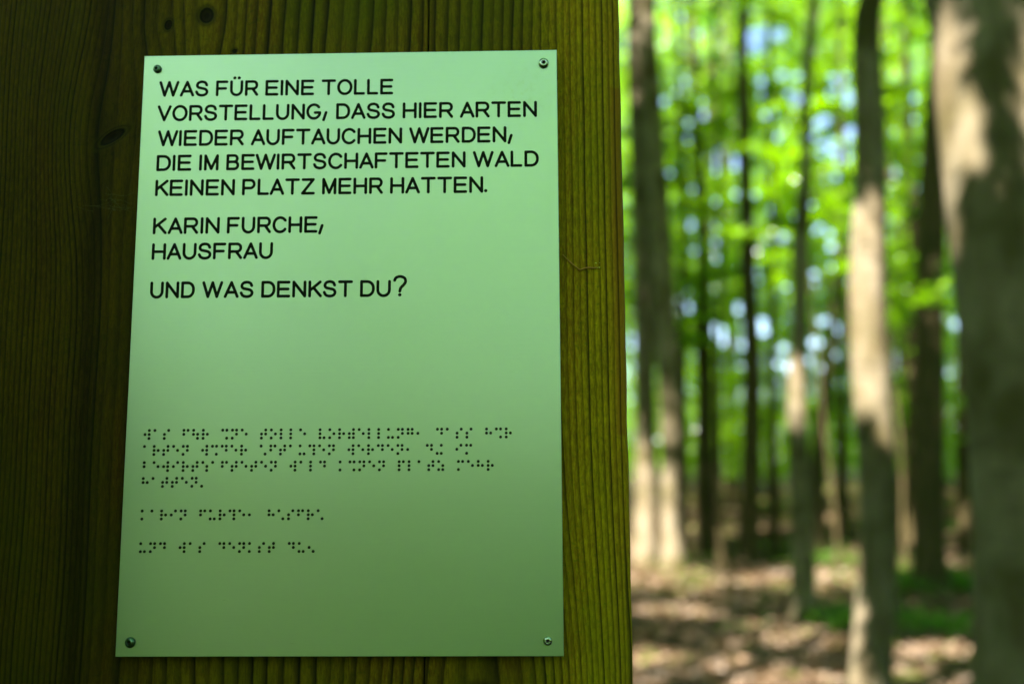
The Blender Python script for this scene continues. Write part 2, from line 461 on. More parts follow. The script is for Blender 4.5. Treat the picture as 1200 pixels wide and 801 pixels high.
    float_attr(me, 'fine', (np.interp(X, [-.20, -.13, -.09, .10, .125, .17], [.27, .24, .45, .5, .85, 1]) * (1 - .75 * band)).ravel())  # darker left and paler right imitate light falling off across the face
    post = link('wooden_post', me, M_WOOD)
    tag(post, 'broad dark weathered timber post with vertical grain carrying the metal plate', 'post')
    # end grain cap, bevelled to shed water
    top = V[-npf:]; c = top.mean(0) + np.array([0, 0, 0.03])
    ring2 = top * 0.92 + c * 0.08; ring2[:, 2] = 2.262
    CV = np.concatenate([top, ring2, [c]])
    j = np.arange(npf); F1 = np.stack([j, (j + 1) % npf, npf + (j + 1) % npf], 1); F2 = np.stack([j, npf + (j + 1) % npf, npf + j], 1)
    F3 = np.stack([npf + j, npf + (j + 1) % npf, np.full(npf, 2 * npf)], 1)
    capme = np_mesh('end_grain', CV, np.concatenate([F1, F2, F3]))
    for nm, v in (('ring', CV[:, 0] * 150 + CV[:, 1] * 60), ('knot_crack', np.ones(len(CV))), ('edge', np.zeros(len(CV))), ('fine', np.full(len(CV), .5))): float_attr(capme, nm, v)
    link('end_grain', capme, M_WOOD, post)
    return post
POST = build_post()

# ------------------------------------------------------------------ the plate
PW, PH, PT = 0.25, 0.35221, 0.002
def build_plate():
    b = 0.00025
    x0, x1, z0, z1 = -PW / 2, PW / 2, -PH / 2, PH / 2
    def ringv(i, y):
        return [(x0 + i, y, z0 + i), (x1 - i, y, z0 + i), (x1 - i, y, z1 - i), (x0 + i, y, z1 - i)]
    V = ringv(b, 0) + ringv(0, b) + ringv(0, PT - b) + ringv(b, PT)
    F = [[0, 1, 2, 3], [15, 14, 13, 12]]
    for r in range(3):
        for k in range(4):
            F.append([r * 4 + k, r * 4 + 4 + k, r * 4 + 4 + (k + 1) % 4, r * 4 + (k + 1) % 4])
    V = np.array(V); V[:, 2] += PLATE_Z
    F = np.array(F)
    F[0:2] = F[0:2]
    me = np_mesh('sign_plate', V, F)
    o = link('sign_plate', me, M_PLATE)
    tag(o, 'brushed metal plate with black German lettering and braille screwed to the post', 'sign')
    return o
PLATE = build_plate()

def catmull(pts, n=5):
    p = np.array(pts, float); p = np.concatenate([[2 * p[0] - p[1]], p, [2 * p[-1] - p[-2]]])
    out = []
    for i in range(1, len(p) - 2):
        for t in np.linspace(0, 1, n, endpoint=False):
            a, b, c, d = p[i - 1], p[i], p[i + 1], p[i + 2]
            out.append(0.5 * ((2 * b) + (c - a) * t + (2 * a - 5 * b + 4 * c - d) * t * t + (-a + 3 * b - 3 * c + d) * t ** 3))
    out.append(p[-2]); return [tuple(q) for q in out]
def arc(cx, cy, rx, ry, a0, a1, n=14):
    return [(cx + rx * math.cos(math.radians(a)), cy + ry * math.sin(math.radians(a))) for a in np.linspace(a0, a1, n)]
Gl = {}
Gl['A'] = (.92, [[(0, 0), (.46, 1)], [(.46, 1), (.92, 0)], [(.14, .3), (.78, .3)]])
Gl['B'] = (.80, [[(0, 0), (0, 1)], [(0, 1), (.5, 1)] + arc(.5, .765, .24, .235, 90, -90) + [(.0, .53)], [(.5, .53)] + arc(.52, .265, .28, .265, 90, -90) + [(0, 0)]])
Gl['C'] = (.93, [arc(.50, .5, .50, .52, 38, 322, 26)])
Gl['D'] = (.88, [[(0, 0), (0, 1)], [(0, 1), (.42, 1)] + arc(.42, .54, .46, .46, 90, 0, 8) + arc(.42, .46, .46, .46, 0, -90, 8) + [(0, 0)]])
Gl['E'] = (.82, [[(.82, 1), (0, 1)], [(0, 1), (0, 0)], [(0, 0), (.82, 0)], [(0, .51), (.76, .51)]])
Gl['F'] = (.78, [[(.78, 1), (0, 1)], [(0, 1), (0, 0)], [(0, .49), (.68, .49)]])
Gl['G'] = (.98, [arc(.50, .5, .50, .52, 40, 340, 28) + [(.97, .42)], [(.97, .42), (.60, .42)]])
Gl['H'] = (.88, [[(0, 0), (0, 1)], [(.88, 0), (.88, 1)], [(0, .49), (.88, .49)]])
Gl['I'] = (.0, [[(0, 0), (0, 1)]])
Gl['K'] = (.84, [[(0, 0), (0, 1)], [(.80, 1), (.02, .40)], [(.28, .60), (.84, 0)]])
Gl['L'] = (.68, [[(0, 1), (0, 0)], [(0, 0), (.68, 0)]])
Gl['M'] = (.92, [[(0, 0), (0, 1)], [(0, 1), (.46, .03)], [(.46, .03), (.92, 1)], [(.92, 1), (.92, 0)]])
Gl['N'] = (.86, [[(0, 0), (0, 1)], [(0, 1), (.86, 0)], [(.86, 0), (.86, 1)]])
Gl['O'] = (1.02, [arc(.51, .5, .51, .52, 0, 360, 32)])
Gl['P'] = (.84, [[(0, 0), (0, 1)], [(0, 1), (.54, 1)] + arc(.54, .71, .30, .29, 90, -90) + [(0, .42)]])
Gl['R'] = (.88, [[(0, 0), (0, 1)], [(0, 1), (.58, 1)] + arc(.58, .725, .28, .275, 90, -90) + [(0, .45)], [(.52, .45), (.88, 0)]])
Gl['S'] = (.84, [catmull([(.79, .77), (.68, .95), (.42, 1.02), (.15, .95), (.04, .76), (.14, .59), (.42, .52), (.71, .44), (.83, .25), (.71, .05), (.42, -.02), (.13, .06), (.0, .25)])])
Gl['T'] = (.92, [[(0, 1), (.92, 1)], [(.46, 1), (.46, 0)]])
Gl['U'] = (.86, [[(0, 1), (0, .40)] + arc(.43, .40, .43, .42, 180, 360, 16)[1:] + [(.86, 1)]])
Gl['V'] = (.90, [[(0, 1), (.45, 0)], [(.45, 0), (.90, 1)]])
Gl['W'] = (1.37, [[(0, 1), (.345, 0)], [(.345, 0), (.685, 1)], [(.685, 1), (1.025, 0)], [(1.025, 0), (1.37, 1)]])
Gl['Z'] = (.86, [[(.03, 1), (.84, 1)], [(.84, 1), (0, 0)], [(0, 0), (.86, 0)]])
Gl['Ü'] = (.86, Gl['U'][1] + [[(.26, 1.29), (.261, 1.29)], [(.62, 1.29), (.621, 1.29)]])
Gl[','] = (.19, [[(0, -.13), (.19, .42)]])
Gl['.'] = (.0, [[(0, .05), (.001, .05)]])
Gl['?'] = (.82, [catmull([(0, 1.08), (.10, 1.26), (.40, 1.35), (.72, 1.24), (.81, .98), (.66, .74), (.46, .54), (.39, .30)]), [(.39, .04), (.391, .04)]])
def gap(a, b):
    g_ = .38
    if a in 'AVWK' or b in 'AVW': g_ = .29
    if b == 'T' or a == 'T': g_ = min(g_, .34)
    if a in 'OCGSD' or b in 'OCGS': g_ = min(g_, .33)
    if b in ',.': g_ = .30
    return g_

def stroke(pts, r, h, nseg=6):
    """a thin raised enamel stroke with round ends: half-ellipse section, r half width, h height; points (x,z) in metres"""
    p = [np.array(pts[0])]
    for q in pts[1:]:
        if np.linalg.norm(np.array(q) - p[-1]) > 1e-9: p.append(np.array(q))
    p = np.array(p)
    t = np.gradient(p, axis=0); t /= np.linalg.norm(t, axis=1)[:, None] + 1e-12
    rows, V = [], []
    def row(c, tan, f):
        n = np.array([-tan[1], tan[0]])
        a = np.linspace(0, np.pi, nseg + 1)
        return [(c[0] + n[0] * r * f * math.cos(q), 0.00003 - (h + 0.00003) * f * math.sin(q), c[1] + n[1] * r * f * math.cos(q)) for q in a]
    for k in (90, 66, 44, 22):
        a = math.radians(k); rows.append(row(p[0] - t[0] * r * math.sin(a), t[0], max(math.cos(a), 0.02)))
    for c, tt in zip(p, t): rows.append(row(c, tt, 1))
    for k in (22, 44, 66, 90):
        a = math.radians(k); rows.append(row(p[-1] + t[-1] * r * math.sin(a), t[-1], max(math.cos(a), 0.02)))
    V = np.array(rows).reshape(-1, 3); m = nseg + 1
    i = np.arange(len(rows) - 1)[:, None] * m + np.arange(nseg)[None]
    F = np.stack([i, i + m, i + m + 1, i + 1], -1).reshape(-1, 4)
    return V, F

def pl(px, py):
    p = on_plane_y(px, py, 0.0); return np.array([p[0], p[2]])

# each line: words with their ink extents, and the baseline, all measured in the photograph
LINES = [
    ([('WAS', 187.8, 242.6), ('FÜR', 254.4, 301), ('EINE', 312.4, 366.4), ('TOLLE', 378.4, 459)], (190, 112.0), (459, 109.2), 15.2),
    ([('VORSTELLUNG,', 185.8, 382), ('DASS', 395.4, 461.4), ('HIER', 473.4, 529.4), ('ARTEN', 540.6, 627.7)], (187, 140.7), (627, 135.5), 15.5),
    ([('WIEDER', 186.2, 284), ('AUFTAUCHEN', 295.6, 469.6), ('WERDEN,', 481, 599.2)], (189, 170), (590, 165.3), 15.6),
    ([('DIE', 184.7, 222.4), ('IM', 234.8, 254.4), ('BEWIRTSCHAFTETEN', 266.6, 544), ('WALD', 555.8, 629.8)], (185, 199), (628, 193.7), 15.7),
    ([('KEINEN', 183.2, 273.4), ('PLATZ', 285.1, 367.2), ('MEHR', 379, 447), ('HATTEN.', 458.7, 569.2)], (183, 228.3), (563, 224.3), 16.0),
    ([('KARIN', 180.6, 255.6), ('FURCHE,', 267.4, 377.4)], (181, 272.8), (369, 271.0), 16.1),
    ([('HAUSFRAU', 179.2, 318)], (179, 302.8), (318, 301.5), 16.1),
    ([('UND', 177.2, 226.4), ('WAS', 238.2, 295.4), ('DENKST', 307.6, 411.6), ('DU?', 423.5, 475.3)], (177, 347.9), (455, 346.0), 16.3),
]
for words, b0, b1, cap_px in LINES:
    A, B = pl(*b0), pl(*b1)
    cap = 0.5 * (abs((pl(b0[0], b0[1] - cap_px) - A)[1]) + abs((pl(b1[0], b1[1] - cap_px) - B)[1]))
    slope = (B - A)[1] / (B - A)[0]
    parts = []
    for w, xa, xb in words:
        f = lambda px: pl(px, b0[1] + (b1[1] - b0[1]) * (px - b0[0]) / (b1[0] - b0[0]))[0]
        X0, X1 = f(xa), f(xb)
        pos, x = [], 0.0
        for i, ch in enumerate(w):
            pos.append(x); x += Gl[ch][0]
            if i < len(w) - 1: x += gap(ch, w[i + 1])
        # the font keeps its proportions; only the gaps absorb the remainder
        nat = x * cap; k = (X1 - X0) / nat
        for ch, px0 in zip(w, pos):
            for st in Gl[ch][1]:
                pts = []
                for (u, v) in st:
                    wx = X0 + (px0 + u) * cap * k
                    pts.append((wx, A[1] + slope * (wx - A[0]) + v * cap))
                dot = len(st) == 2 and abs(st[0][0] - st[1][0]) < 0.01 and abs(st[0][1] - st[1][1]) < 0.01
                parts.append(stroke(pts, 0.00093 if not dot else 0.00106, 0.00012))
    V, F = merge(parts)
    link('text_line', np_mesh('text_line', V, F, True), M_INK, PLATE)

# braille, dot for dot as on the plate
BR = {'a': '1', 'b': '12', 'c': '14', 'd': '145', 'e': '15', 'f': '124', 'g': '1245', 'h': '125', 'i': '24', 'k': '13', 'l': '123', 'm': '134',
      'n': '1345', 'o': '135', 'p': '1234', 'r': '1235', 's': '234', 't': '2345', 'u': '136', 'v': '1236', 'w': '2456', 'z': '1356',
      'E': '146', 'I': '346', 'A': '16', 'C': '1456', 'S': '156', 'T': '23456', 'U': '1256', ',': '2', '.': '3', '?': '26', ' ': ''}
BLINES = [('was fUr Ene tolle vorTellung, dass hEr', (170.2, 504.1), (593.2, 502.2)),
          ('arten wEder Aftau Cen werden, dI im'.replace('u C', 'uC'), (169.4, 522.8), (546.8, 521.3)),
          ('bewirtSaftEten wald kEnen platz mehr'.replace('tEten', 'teten'), (169.1, 541.7), (572.0, 540.2)),
          ('hatten.', (167.9, 560.3), (236.6, 559.9)),
          ('karin furCe, hAsfrA', (166.6, 598.3), (372.8, 597.9)),
          ('und was denkst du?', (164.9, 636.5), (362.3, 636.2))]
def dome(cx, cz, r, h):
    V, F = [], []
    n = 10
    for k, (rr, yy) in enumerate([(1.0, 0.00002), (0.97, -0.35), (0.75, -0.75), (0.4, -0.97)]):
        y = yy if k == 0 else yy * h
        for q in range(n):
            a = 2 * math.pi * q / n; V.append((cx + r * rr * math.cos(a), y, cz + r * rr * math.sin(a)))
    V.append((cx, -h, cz))
    for k in range(3):
        for q in range(n):
            a_, b_, c_, d_ = k * n + q, k * n + (q + 1) % n, (k + 1) * n + (q + 1) % n, (k + 1) * n + q
            F += [(a_, b_, c_), (a_, c_, d_)]
    for q in range(n): F.append((3 * n + q, 3 * n + (q + 1) % n, 4 * n))
    return np.array(V), np.array(F)
SP = 4.67
for txt, p0, p1 in BLINES:
    A, B = pl(*p0), pl(*p1)
    step = (B - A) / (len(txt) - 1)
    dz = abs((pl(p0[0], p0[1] + SP) - A)[1]); ux = (pl(p0[0] + SP * 1.03, p0[1]) - A)[0]
    parts = []
    for i, ch in enumerate(txt):
        o = A + step * i
        for d in BR[ch]:
            d = int(d) - 1
            parts.append(dome(o[0] + ux * (d // 3), o[1] - dz * (d % 3), 0.00087, 0.0005))
    V, F = merge(parts)
    link('braille_line', np_mesh('braille_line', V, F, True), M_DOT, PLATE)

# screws: pan heads with a star socket
def build_screw(px, py, r, mat, rot, tilt=(0, 0), label=None):
    n = 60
    prof = [(1.0, 0.0), (1.0, -0.25), (0.93, -0.48), (0.80, -0.62), (0.62, -0.70), (0.50, -0.72)]
    a = np.linspace(0, 2 * np.pi, n, endpoint=False)
    star = 0.36 + 0.075 * np.cos(6 * a)
    V = []
    for rr, yy in prof: V += [(rr * math.cos(t), yy, rr * math.sin(t)) for t in a]
    for yy, k in ((-0.715, 1.0), (-0.66, 0.94), (-0.25, 0.90)):
        V += [(s_ * k * math.cos(t), yy, s_ * k * math.sin(t)) for s_, t in zip(star, a)]
    V.append((0, -0.18, 0)); V = np.array(V)
    rows = len(prof) + 3
    i = np.arange(rows - 1)[:, None] * n; j = np.arange(n)[None]; j2 = (j + 1) % n
    Q = np.stack([i + j, i + j2, i + n + j2, i + n + j], -1).reshape(-1, 4)
    T = np.concatenate([Q[:, [0, 1, 2]], Q[:, [0, 2, 3]], np.stack([(rows - 1) * n + np.arange(n), (rows - 1) * n + (np.arange(n) + 1) % n, np.full(n, rows * n)], 1)])
    me = np_mesh('screw', V * r, T, True)
    me.materials.append(mat); me.materials.append(M_RECESS)
    mi = np.zeros(len(T), np.int32); c = V[T].mean(1)
    mi[(np.hypot(c[:, 0], c[:, 2]) < 0.40) & (c[:, 1] > -0.60)] = 1
    me.polygons.foreach_set('material_index', mi)
    p = pl(px, py)
    o = link('screw', me, None, PLATE)
    o.location = (p[0], 0.0001, p[1]); o.rotation_euler = (tilt[0], rot, tilt[1])
    if label: o['label'] = label
build_screw(184.8, 81.2, 0.00255, M_SCREW_DARK, 0.3, (0.06, -0.22), 'dull dark screw at the top left corner')
build_screw(637.0, 74.6, 0.0031, M_SCREW, 0.1, (0, 0), 'bright clean screw at the top right corner')
build_screw(153.0, 752.0, 0.0030, M_SCREW_DARK, 0.5, (0.10, -0.20), 'dark tarnished screw at the bottom left corner')
build_screw(641.8, 750.3, 0.0025, M_SCREW, 0.2, (0.03, 0.03), 'small green tinged screw at the bottom right corner')

# dry stem stuck to the wood right of the plate, and a torn cobweb left of it
def wood_pt(px, py, off): 
    p = on_plane_y(px, py, FACE_Y); return (p[0], FACE_Y - off, p[2])
pth = [wood_pt(659, 299, .002), wood_pt(664, 304, .0015), wood_pt(672, 311, .0012), wood_pt(679.5, 317, .001), wood_pt(684, 315, .0014), wood_pt(690, 314, .0016), wood_pt(697, 314.5, .001), wood_pt(701, 313.5, .0012)]
V, F = rows_tube(pth, [.00022, .00035, .0004, .00048, .0004, .0004, .0004, .0003], 6)
st = link('dry_stem', np_mesh('dry_stem', V, F, True), M_STEM)
tag(st, 'thin bent brown dry stem stuck on the wood right of the plate', 'twig')
bp = []
r_ = np.random.default_rng(5)
for k in range(5):
    c = np.array(wood_pt(700 + r_.uniform(-2, 3), 311 + r_.uniform(-2.5, 4), .0012))
    bp.append(leaves(c[None], np.array([.0016]), 1.5, rng=r_))
V, F = merge(bp); link('bud', np_mesh('bud', V, F), simple('bud_scale', (0.45, 0.42, 0.04), .7), st)
web = []
for k in range(14):
    x0, y0 = r_.uniform(84, 150), r_.uniform(222, 246); L = r_.uniform(8, 40)
    x1 = min(x0 + L, 157); y1 = y0 + r_.uniform(-4, 6)
    mid = wood_pt((x0 + x1) / 2, (y0 + y1) / 2 + r_.uniform(-1, 3), .001)
    web.append(rows_tube([wood_pt(x0, y0, .0003), mid, wood_pt(x1, y1, .0004)], [.00004] * 3, 4))
for k in range(12):
    x0, y0 = r_.uniform(130, 136) , r_.uniform(235, 250) + 0; x0 = 134 + r_.normal(0, 4); y0 = 236 + r_.normal(0, 6)
    web.append(rows_tube([wood_pt(x0, y0, .0003), wood_pt(x0 + r_.normal(0, 6), y0 + r_.normal(0, 5), .001), wood_pt(x0 + r_.normal(0, 8), y0 + r_.normal(0, 6), .0004)], [.00005] * 3, 4))
V, F = merge(web)
tag(link('cobweb', np_mesh('cobweb', V, F), M_WEB), 'faint torn cobweb threads on the wood left of the plate', 'cobweb')

# ------------------------------------------------------------------ light shafts: openings in the high canopy
def T(px, py, y): return on_plane_y(px, py, y)
SHAFTS = []                                           # (point, radius): the canopy is open on the line from here to the sun
def shaft(px, py, y, r): SHAFTS.append((T(px, py, y), r))
D6, D8, D5, D1 = 4.9, 2.75, 9.2, 13.6
for py in (255, 300, 345, 390, 435, 480): shaft(1018, py, D6, 0.17)
for py in (505, 540): shaft(1034, py, D6, 0.11)
for py in (660, 690, 725, 760, 800): shaft(1008, py, D6, 0.12)
for px, py, r in ((1105, 30, .17), (1112, 110, .17), (1122, 180, .15), (1135, 235, .12), (1150, 290, .08), (1185, 235, .11), (1190, 160, .09), (1180, 280, .08), (1195, 60, .09)): shaft(px, py, D8 - .15, r)
for px, py, r in ((757, 560, .2), (758, 640, .15), (787, 510, .17), (787, 580, .10), (787, 645, .18)): shaft(px, py, D1, r)
for px, py, r in ((932, 450, .16), (932, 490, .16)): shaft(px, py, D5, r)
def gshaft(px, py, r):
    d = ray(px, py); t = (0.0 - CAM_POS[2]) / d[2]
    p = CAM_POS + d * t; p[2] = ground_z(p[0], p[1]); SHAFTS.append((p, r * .8))
for px, py, r in ((985, 606, 1.1), (905, 612, .8), (1055, 610, .8), (1110, 608, .8), (840, 606, .9), (800, 625, .7), (760, 660, .9), (905, 684, .55), (900, 641, .55), (968, 634, .5), (1118, 622, .6), (905, 730, .45), (940, 755, .4), (880, 780, .35), (790, 720, .5), (1085, 770, .42), (1120, 775, .3), (1055, 790, .3), (770, 760, .3), (960, 790, .3), (900, 795, .3), (1000, 600, 1.2), (860, 600, 1.0), (985, 672, .4)): gshaft(px, py, r)
rngs = np.random.default_rng(17)
for k in range(130):                                   # gaps that let the sun down to the leaves between the trunks
    yy = rngs.uniform(11, 34); SHAFTS.append((CAM_POS + np.array([rngs.uniform(.10, .6), 1.0, rngs.uniform(.0, .45)]) * yy, rngs.uniform(.15, .65)))
for k in range(70):                                   # and to the ground far in
    yy = 12 + 34 * rngs.uniform() ** 1.2; xx = rngs.uniform(.08, .62) * yy; SHAFTS.append((np.array([xx, yy, float(ground_z(xx, yy))]), rngs.uniform(.35, .9)))
SH_P = np.array([s[0] for s in SHAFTS]); SH_R = np.array([s[1] for s in SHAFTS])
N_LOWSHAFT = len(SHAFTS) - 200
def in_shaft(P, grow=1.0, every=False):
    hit = np.zeros(len(P), bool)
    for p, r in (zip(SH_P, SH_R) if every else zip(SH_P[:N_LOWSHAFT], SH_R[:N_LOWSHAFT])):
        d = P - p; t = d @ SUN
        q = np.linalg.norm(d - t[:, None] * SUN, axis=1)
        hit |= (q < r * grow + 0.01 * np.clip(t, 0, 30) * .2) & (t > 0.25)
    return hit
def keep_open(P):                                    # leave the first half metre between lens and plate, and the post, free of leaves
    near = (np.abs(P[:, 0] - 0.05) < 1.6) & (P[:, 1] > -1.6) & (P[:, 1] < 1.0) & (P[:, 2] < 3.2)
    return ~near

GAPS = []
rg = np.random.default_rng(29)
for cx_, cy_, sx_, sy_, n_, rr_ in ((860, 395, 45, 22, 16, 6), (945, 405, 45, 22, 16, 6), (750, 385, 6, 40, 5, 6), (1050, 420, 20, 22, 8, 5), (890, 45, 14, 10, 4, 9), (868, 62, 10, 8, 3, 8),
                              (990, 90, 10, 8, 3, 7), (960, 130, 22, 40, 9, 6), (985, 165, 14, 20, 6, 8), (845, 188, 30, 10, 6, 8), (905, 105, 60, 70, 18, 5), (1060, 170, 24, 90, 14, 5), (800, 120, 40, 60, 12, 5),
                              (930, 300, 130, 90, 46, 4.5), (800, 330, 50, 80, 18, 4.5), (1100, 430, 60, 40, 8, 5)):
    for _ in range(n_): GAPS.append((cx_ + rg.normal(0, sx_ * .7), cy_ + rg.normal(0, sy_ * .7), rr_ * rg.uniform(.6, 1.15)))
GAP_D = np.array([ray(a_, b_) for a_, b_, _ in GAPS]); GAP_D /= np.linalg.norm(GAP_D, axis=1)[:, None]
GAP_R = np.array([c_ for *_, c_ in GAPS]) / FPX
def in_gap(P):                                       # small openings through the far foliage where the sky shows
    d = P - CAM_POS; d /= np.linalg.norm(d, axis=1)[:, None]
    hit = np.zeros(len(P), bool)
    for g_, r_ in zip(GAP_D, GAP_R): hit |= (d @ g_) > math.cos(r_)
    return hit

# ------------------------------------------------------------------ trees in view
TREE_N = [0]
def tree(name, label, pts, D, bark, top=15.0, limbs=7, first=2.6, group=None, fl=None, sides=14, leaf_n=4200, flare=1.28, cat='tree', spread=2.6, wob=.05, leafsize=.085):
    """pts: (px, py, width px) down the trunk as seen; the trunk stands at distance D"""
    TREE_N[0] += 1
    rng = np.random.default_rng(100 + TREE_N[0])
    P = [T(px, py, D) for px, py, w in pts]; R = [w * (D - CAM_POS[1]) / FPX / 2 for *_, w in pts]
    P, R = P[::-1], R[::-1]                          # bottom first
    bx, by = P[0][0], D
    gz = float(ground_z(bx, by)) - 0.12
    if P[0][2] > gz + 0.1:
        P.insert(0, np.array([P[0][0] + (P[0][0] - P[1][0]) * 0.2, D, gz])); R.insert(0, R[0] * 1.08)
    else: P[0][2] = gz
    z = np.array([p[2] for p in P]); x = np.array([p[0] for p in P]); R = np.array(R)
    zz = np.concatenate([np.linspace(gz, min(gz + 0.7, z[-1] - .1), 7)[:-1], np.linspace(min(gz + 0.7, z[-1] - .1), z[-1], 26)])
    lean = (x[-1] - x[0]) / max(z[-1] - z[0], 1)
    zt = np.linspace(z[-1], max(top, z[-1] + 2), 9)[1:]
    k = max(0.2, min(1, 1))
    xs = np.concatenate([np.interp(zz, z, x), x[-1] + lean * 0.6 * (zt - z[-1]) + rng.normal(0, .12, 8)])
    rs = np.concatenate([np.interp(zz, z, R), R[-1] * np.linspace(0.92, 0.25, 8)])
    zs = np.concatenate([zz, zt])
    ys = np.full_like(zs, D) + np.concatenate([np.zeros(len(zz)), rng.normal(0, .12, 8).cumsum() * .5])
    # smooth the polyline a little
    for _ in range(3):
        xs[1:-1] = (xs[:-2] + 2 * xs[1:-1] + xs[2:]) / 4
    rs = rs * (1 + (flare - 1) * np.exp(-(zs - gz - .1) / 0.22))
    path = np.stack([xs, ys, zs], 1)
    root = thing(name, label, cat, (bx, by, gz + .12), group)
    loc = np.array(root.location)
    V, F = rows_tube(path - loc, rs, sides, wob, fl, TREE_N[0])
    # root buttresses
    ang = np.arctan2(V[:, 1], V[:, 0]); hgt = V[:, 2]
    V[:, :2] *= (1 + (0.28 if flare > 1.3 else .06) * np.exp(-np.clip(hgt, 0, 9) / .16) * (0.5 + 0.5 * np.cos(5 * ang + TREE_N[0])))[:, None]
    link('trunk', np_mesh('trunk', V, F, True), bark, root)
    # limbs and their sprays
    L, lv, ls = [], [], []
    for i in range(limbs):
        h = first + (zs[-1] - first) * ((i + rng.uniform(0, .9)) / limbs) ** 1.1
        az = rng.uniform(-.25, np.pi + .25) if D < 26 else rng.uniform(0, 2 * np.pi); ln = spread * rng.uniform(.6, 1.15) * (1.15 - .5 * (h - first) / (zs[-1] - first))
        p0 = np.array([np.interp(h, zs, xs), np.interp(h, zs, ys), h]); r0 = np.interp(h, zs, rs) * .30
        s_ = np.linspace(0, 1, 8)
        bend = rng.normal(0, .18)
        dirv = np.array([math.cos(az), math.sin(az), 0]); side = np.array([-dirv[1], dirv[0], 0])
        lp = p0 + s_[:, None] * ln * dirv + (s_[:, None] ** 2) * bend * ln * side
        lp[:, 2] += ln * (.42 * s_ - .30 * s_ ** 2)
        L.append(rows_tube(lp - loc, r0 * (1 - .85 * s_), 6, .05, None, i))
        m = leaf_n // limbs; nt = 16
        t = rng.uniform(.22, 1.05, nt); twaz = az + rng.choice([-1, 1], nt) * rng.uniform(.4, 1.1, nt); tl = ln * .42 * (1.2 - t) + .15
        for q in range(nt):
            b0 = np.array([np.interp(t[q], s_, lp[:, c]) for c in range(3)])
            td = np.array([math.cos(twaz[q]), math.sin(twaz[q]), rng.normal(.0, .12)])
            u = rng.uniform(0.1, 1, m // nt)
            pp = b0 + u[:, None] * tl[q] * td + rng.normal(0, 1, (m // nt, 3)) * np.array([.07, .07, .035])
            lv.append(pp)
    P_ = np.concatenate(lv)
    P_ = P_[~in_shaft(P_) & keep_open(P_) & ~in_gap(P_)]
    for V, F in L: link('limb', np_mesh('limb', V, F, True), bark, root)
    V, F = leaves(P_ - loc, rng.uniform(.75, 1.25, len(P_)) * leafsize, rng=rng)
    link('crown', np_mesh('crown', V, F), M_LEAF, root)
    return root

def flute8(a, t, z):
    # a deep furrow up the middle of the side that faces the lens, and shallower ones round it
    return 1 - 0.20 * np.exp(-((np.mod(a - 1.62 + np.pi, 2 * np.pi) - np.pi) / .22) ** 2) + 0.05 * np.cos(3 * a + .8) + 0.02 * np.cos(7 * a + z)
tree('beech_tree', 'stout fluted pale trunk at the right edge of the picture, nearest of all the trees',
     [(1160, -30, 132), (1163, 60, 132), (1176, 200, 128), (1192, 340, 128), (1204, 480, 122), (1211, 620, 120), (1214, 801, 124), (1216, 1000, 132)], D8, M_BARK, 14, 7, 5.0, fl=flute8, sides=48, spread=3.0, wob=.02)
tree('beech_tree', 'slender pale trunk with long sunlit patches, left of the stout trunk at the right edge',
     [(1013, -10, 30), (1016, 60, 33), (1020, 150, 36), (1020, 230, 37), (1016, 300, 40), (1015, 360, 41), (1018, 430, 42), (1024, 500, 43), (1030, 560, 43), (1031, 620, 43), (1028, 690, 44), (1023, 760, 45), (1020, 830, 46)], D6, M_BARK, 12, 7, 5.2, sides=24, spread=2.4)
tree('beech_tree', 'dark straight trunk standing between the pale sunlit trunk and the stout right hand trunk',
     [(1102, 60, 26), (1097, 160, 30), (1092, 260, 33), (1088, 360, 33), (1088, 480, 34), (1090, 600, 35), (1089, 690, 38)], 11.4, M_BARK_SHADED, 15, 8, 7.0)
tree('beech_tree', 'thin wavy dark trunk that bends twice left of the pale sunlit trunk',
     [(952, -10, 13), (950, 50, 13), (943, 110, 12), (943, 150, 13), (947, 195, 14), (941, 240, 18), (937, 290, 20), (938, 360, 18), (935, 430, 20), (933, 490, 22), (938, 560, 26), (941, 640, 26), (941, 735, 30)], D5, M_BARK, 13, 8, 6.2, sides=16)
tree('beech_tree', 'grey trunk with a pale sunlit foot, right one of the pair beside the post',
     [(758, 30, 22), (764, 120, 24), (771, 220, 27), (777, 330, 28), (783, 430, 27), (787, 520, 23), (787, 600, 23), (788, 665, 28)], D1, M_BARK, 16, 9, 7.6, flare=1.12)
tree('beech_tree', 'leaning trunk nearest the post, its lower half lit white by the sun',
     [(740, 30, 17), (747, 150, 19), (752, 300, 22), (756, 420, 24), (757, 540, 25), (757, 670, 29)], D1 + .5, M_BARK, 16, 8, 7.6, flare=1.12)
tree('beech_tree', 'slim dark straight trunk right of the pair beside the post',
     [(812, 60, 12), (822, 250, 15), (825, 400, 18), (826, 500, 20), (826, 575, 24)], 16.5, M_BARK_SHADED, 16, 8, 7.5)
tree('beech_tree', 'dark upright trunk midway between the post and the pale sunlit trunk',
     [(868, 0, 15), (872, 150, 17), (876, 300, 20), (882, 430, 21), (882, 520, 22), (877, 600, 24)], 15, M_BARK_SHADED, 16, 9, 8)
tree('beech_tree', 'thin dark leaning stem close behind the wavy trunk, on its right',
     [(980, 300, 8), (972, 420, 12), (962, 500, 16), (958, 560, 18), (954, 620, 24)], 16, M_BARK_SHADED, 12, 6, 4.4)
tree('beech_tree', 'narrow brown stem between the pale sunlit trunk and the dark straight trunk',
     [(1062, 40, 10), (1060, 250, 12), (1058, 420, 14), (1056, 520, 15), (1056, 585, 18)], 24, M_BARK_SHADED, 14, 6, 5)
tree('beech_tree', 'narrow brown stem just left of the midway dark upright trunk',
     [(852, 40, 8), (855, 250, 10), (857, 430, 12), (858, 580, 15)], 26, M_BARK_SHADED, 14, 6, 5)
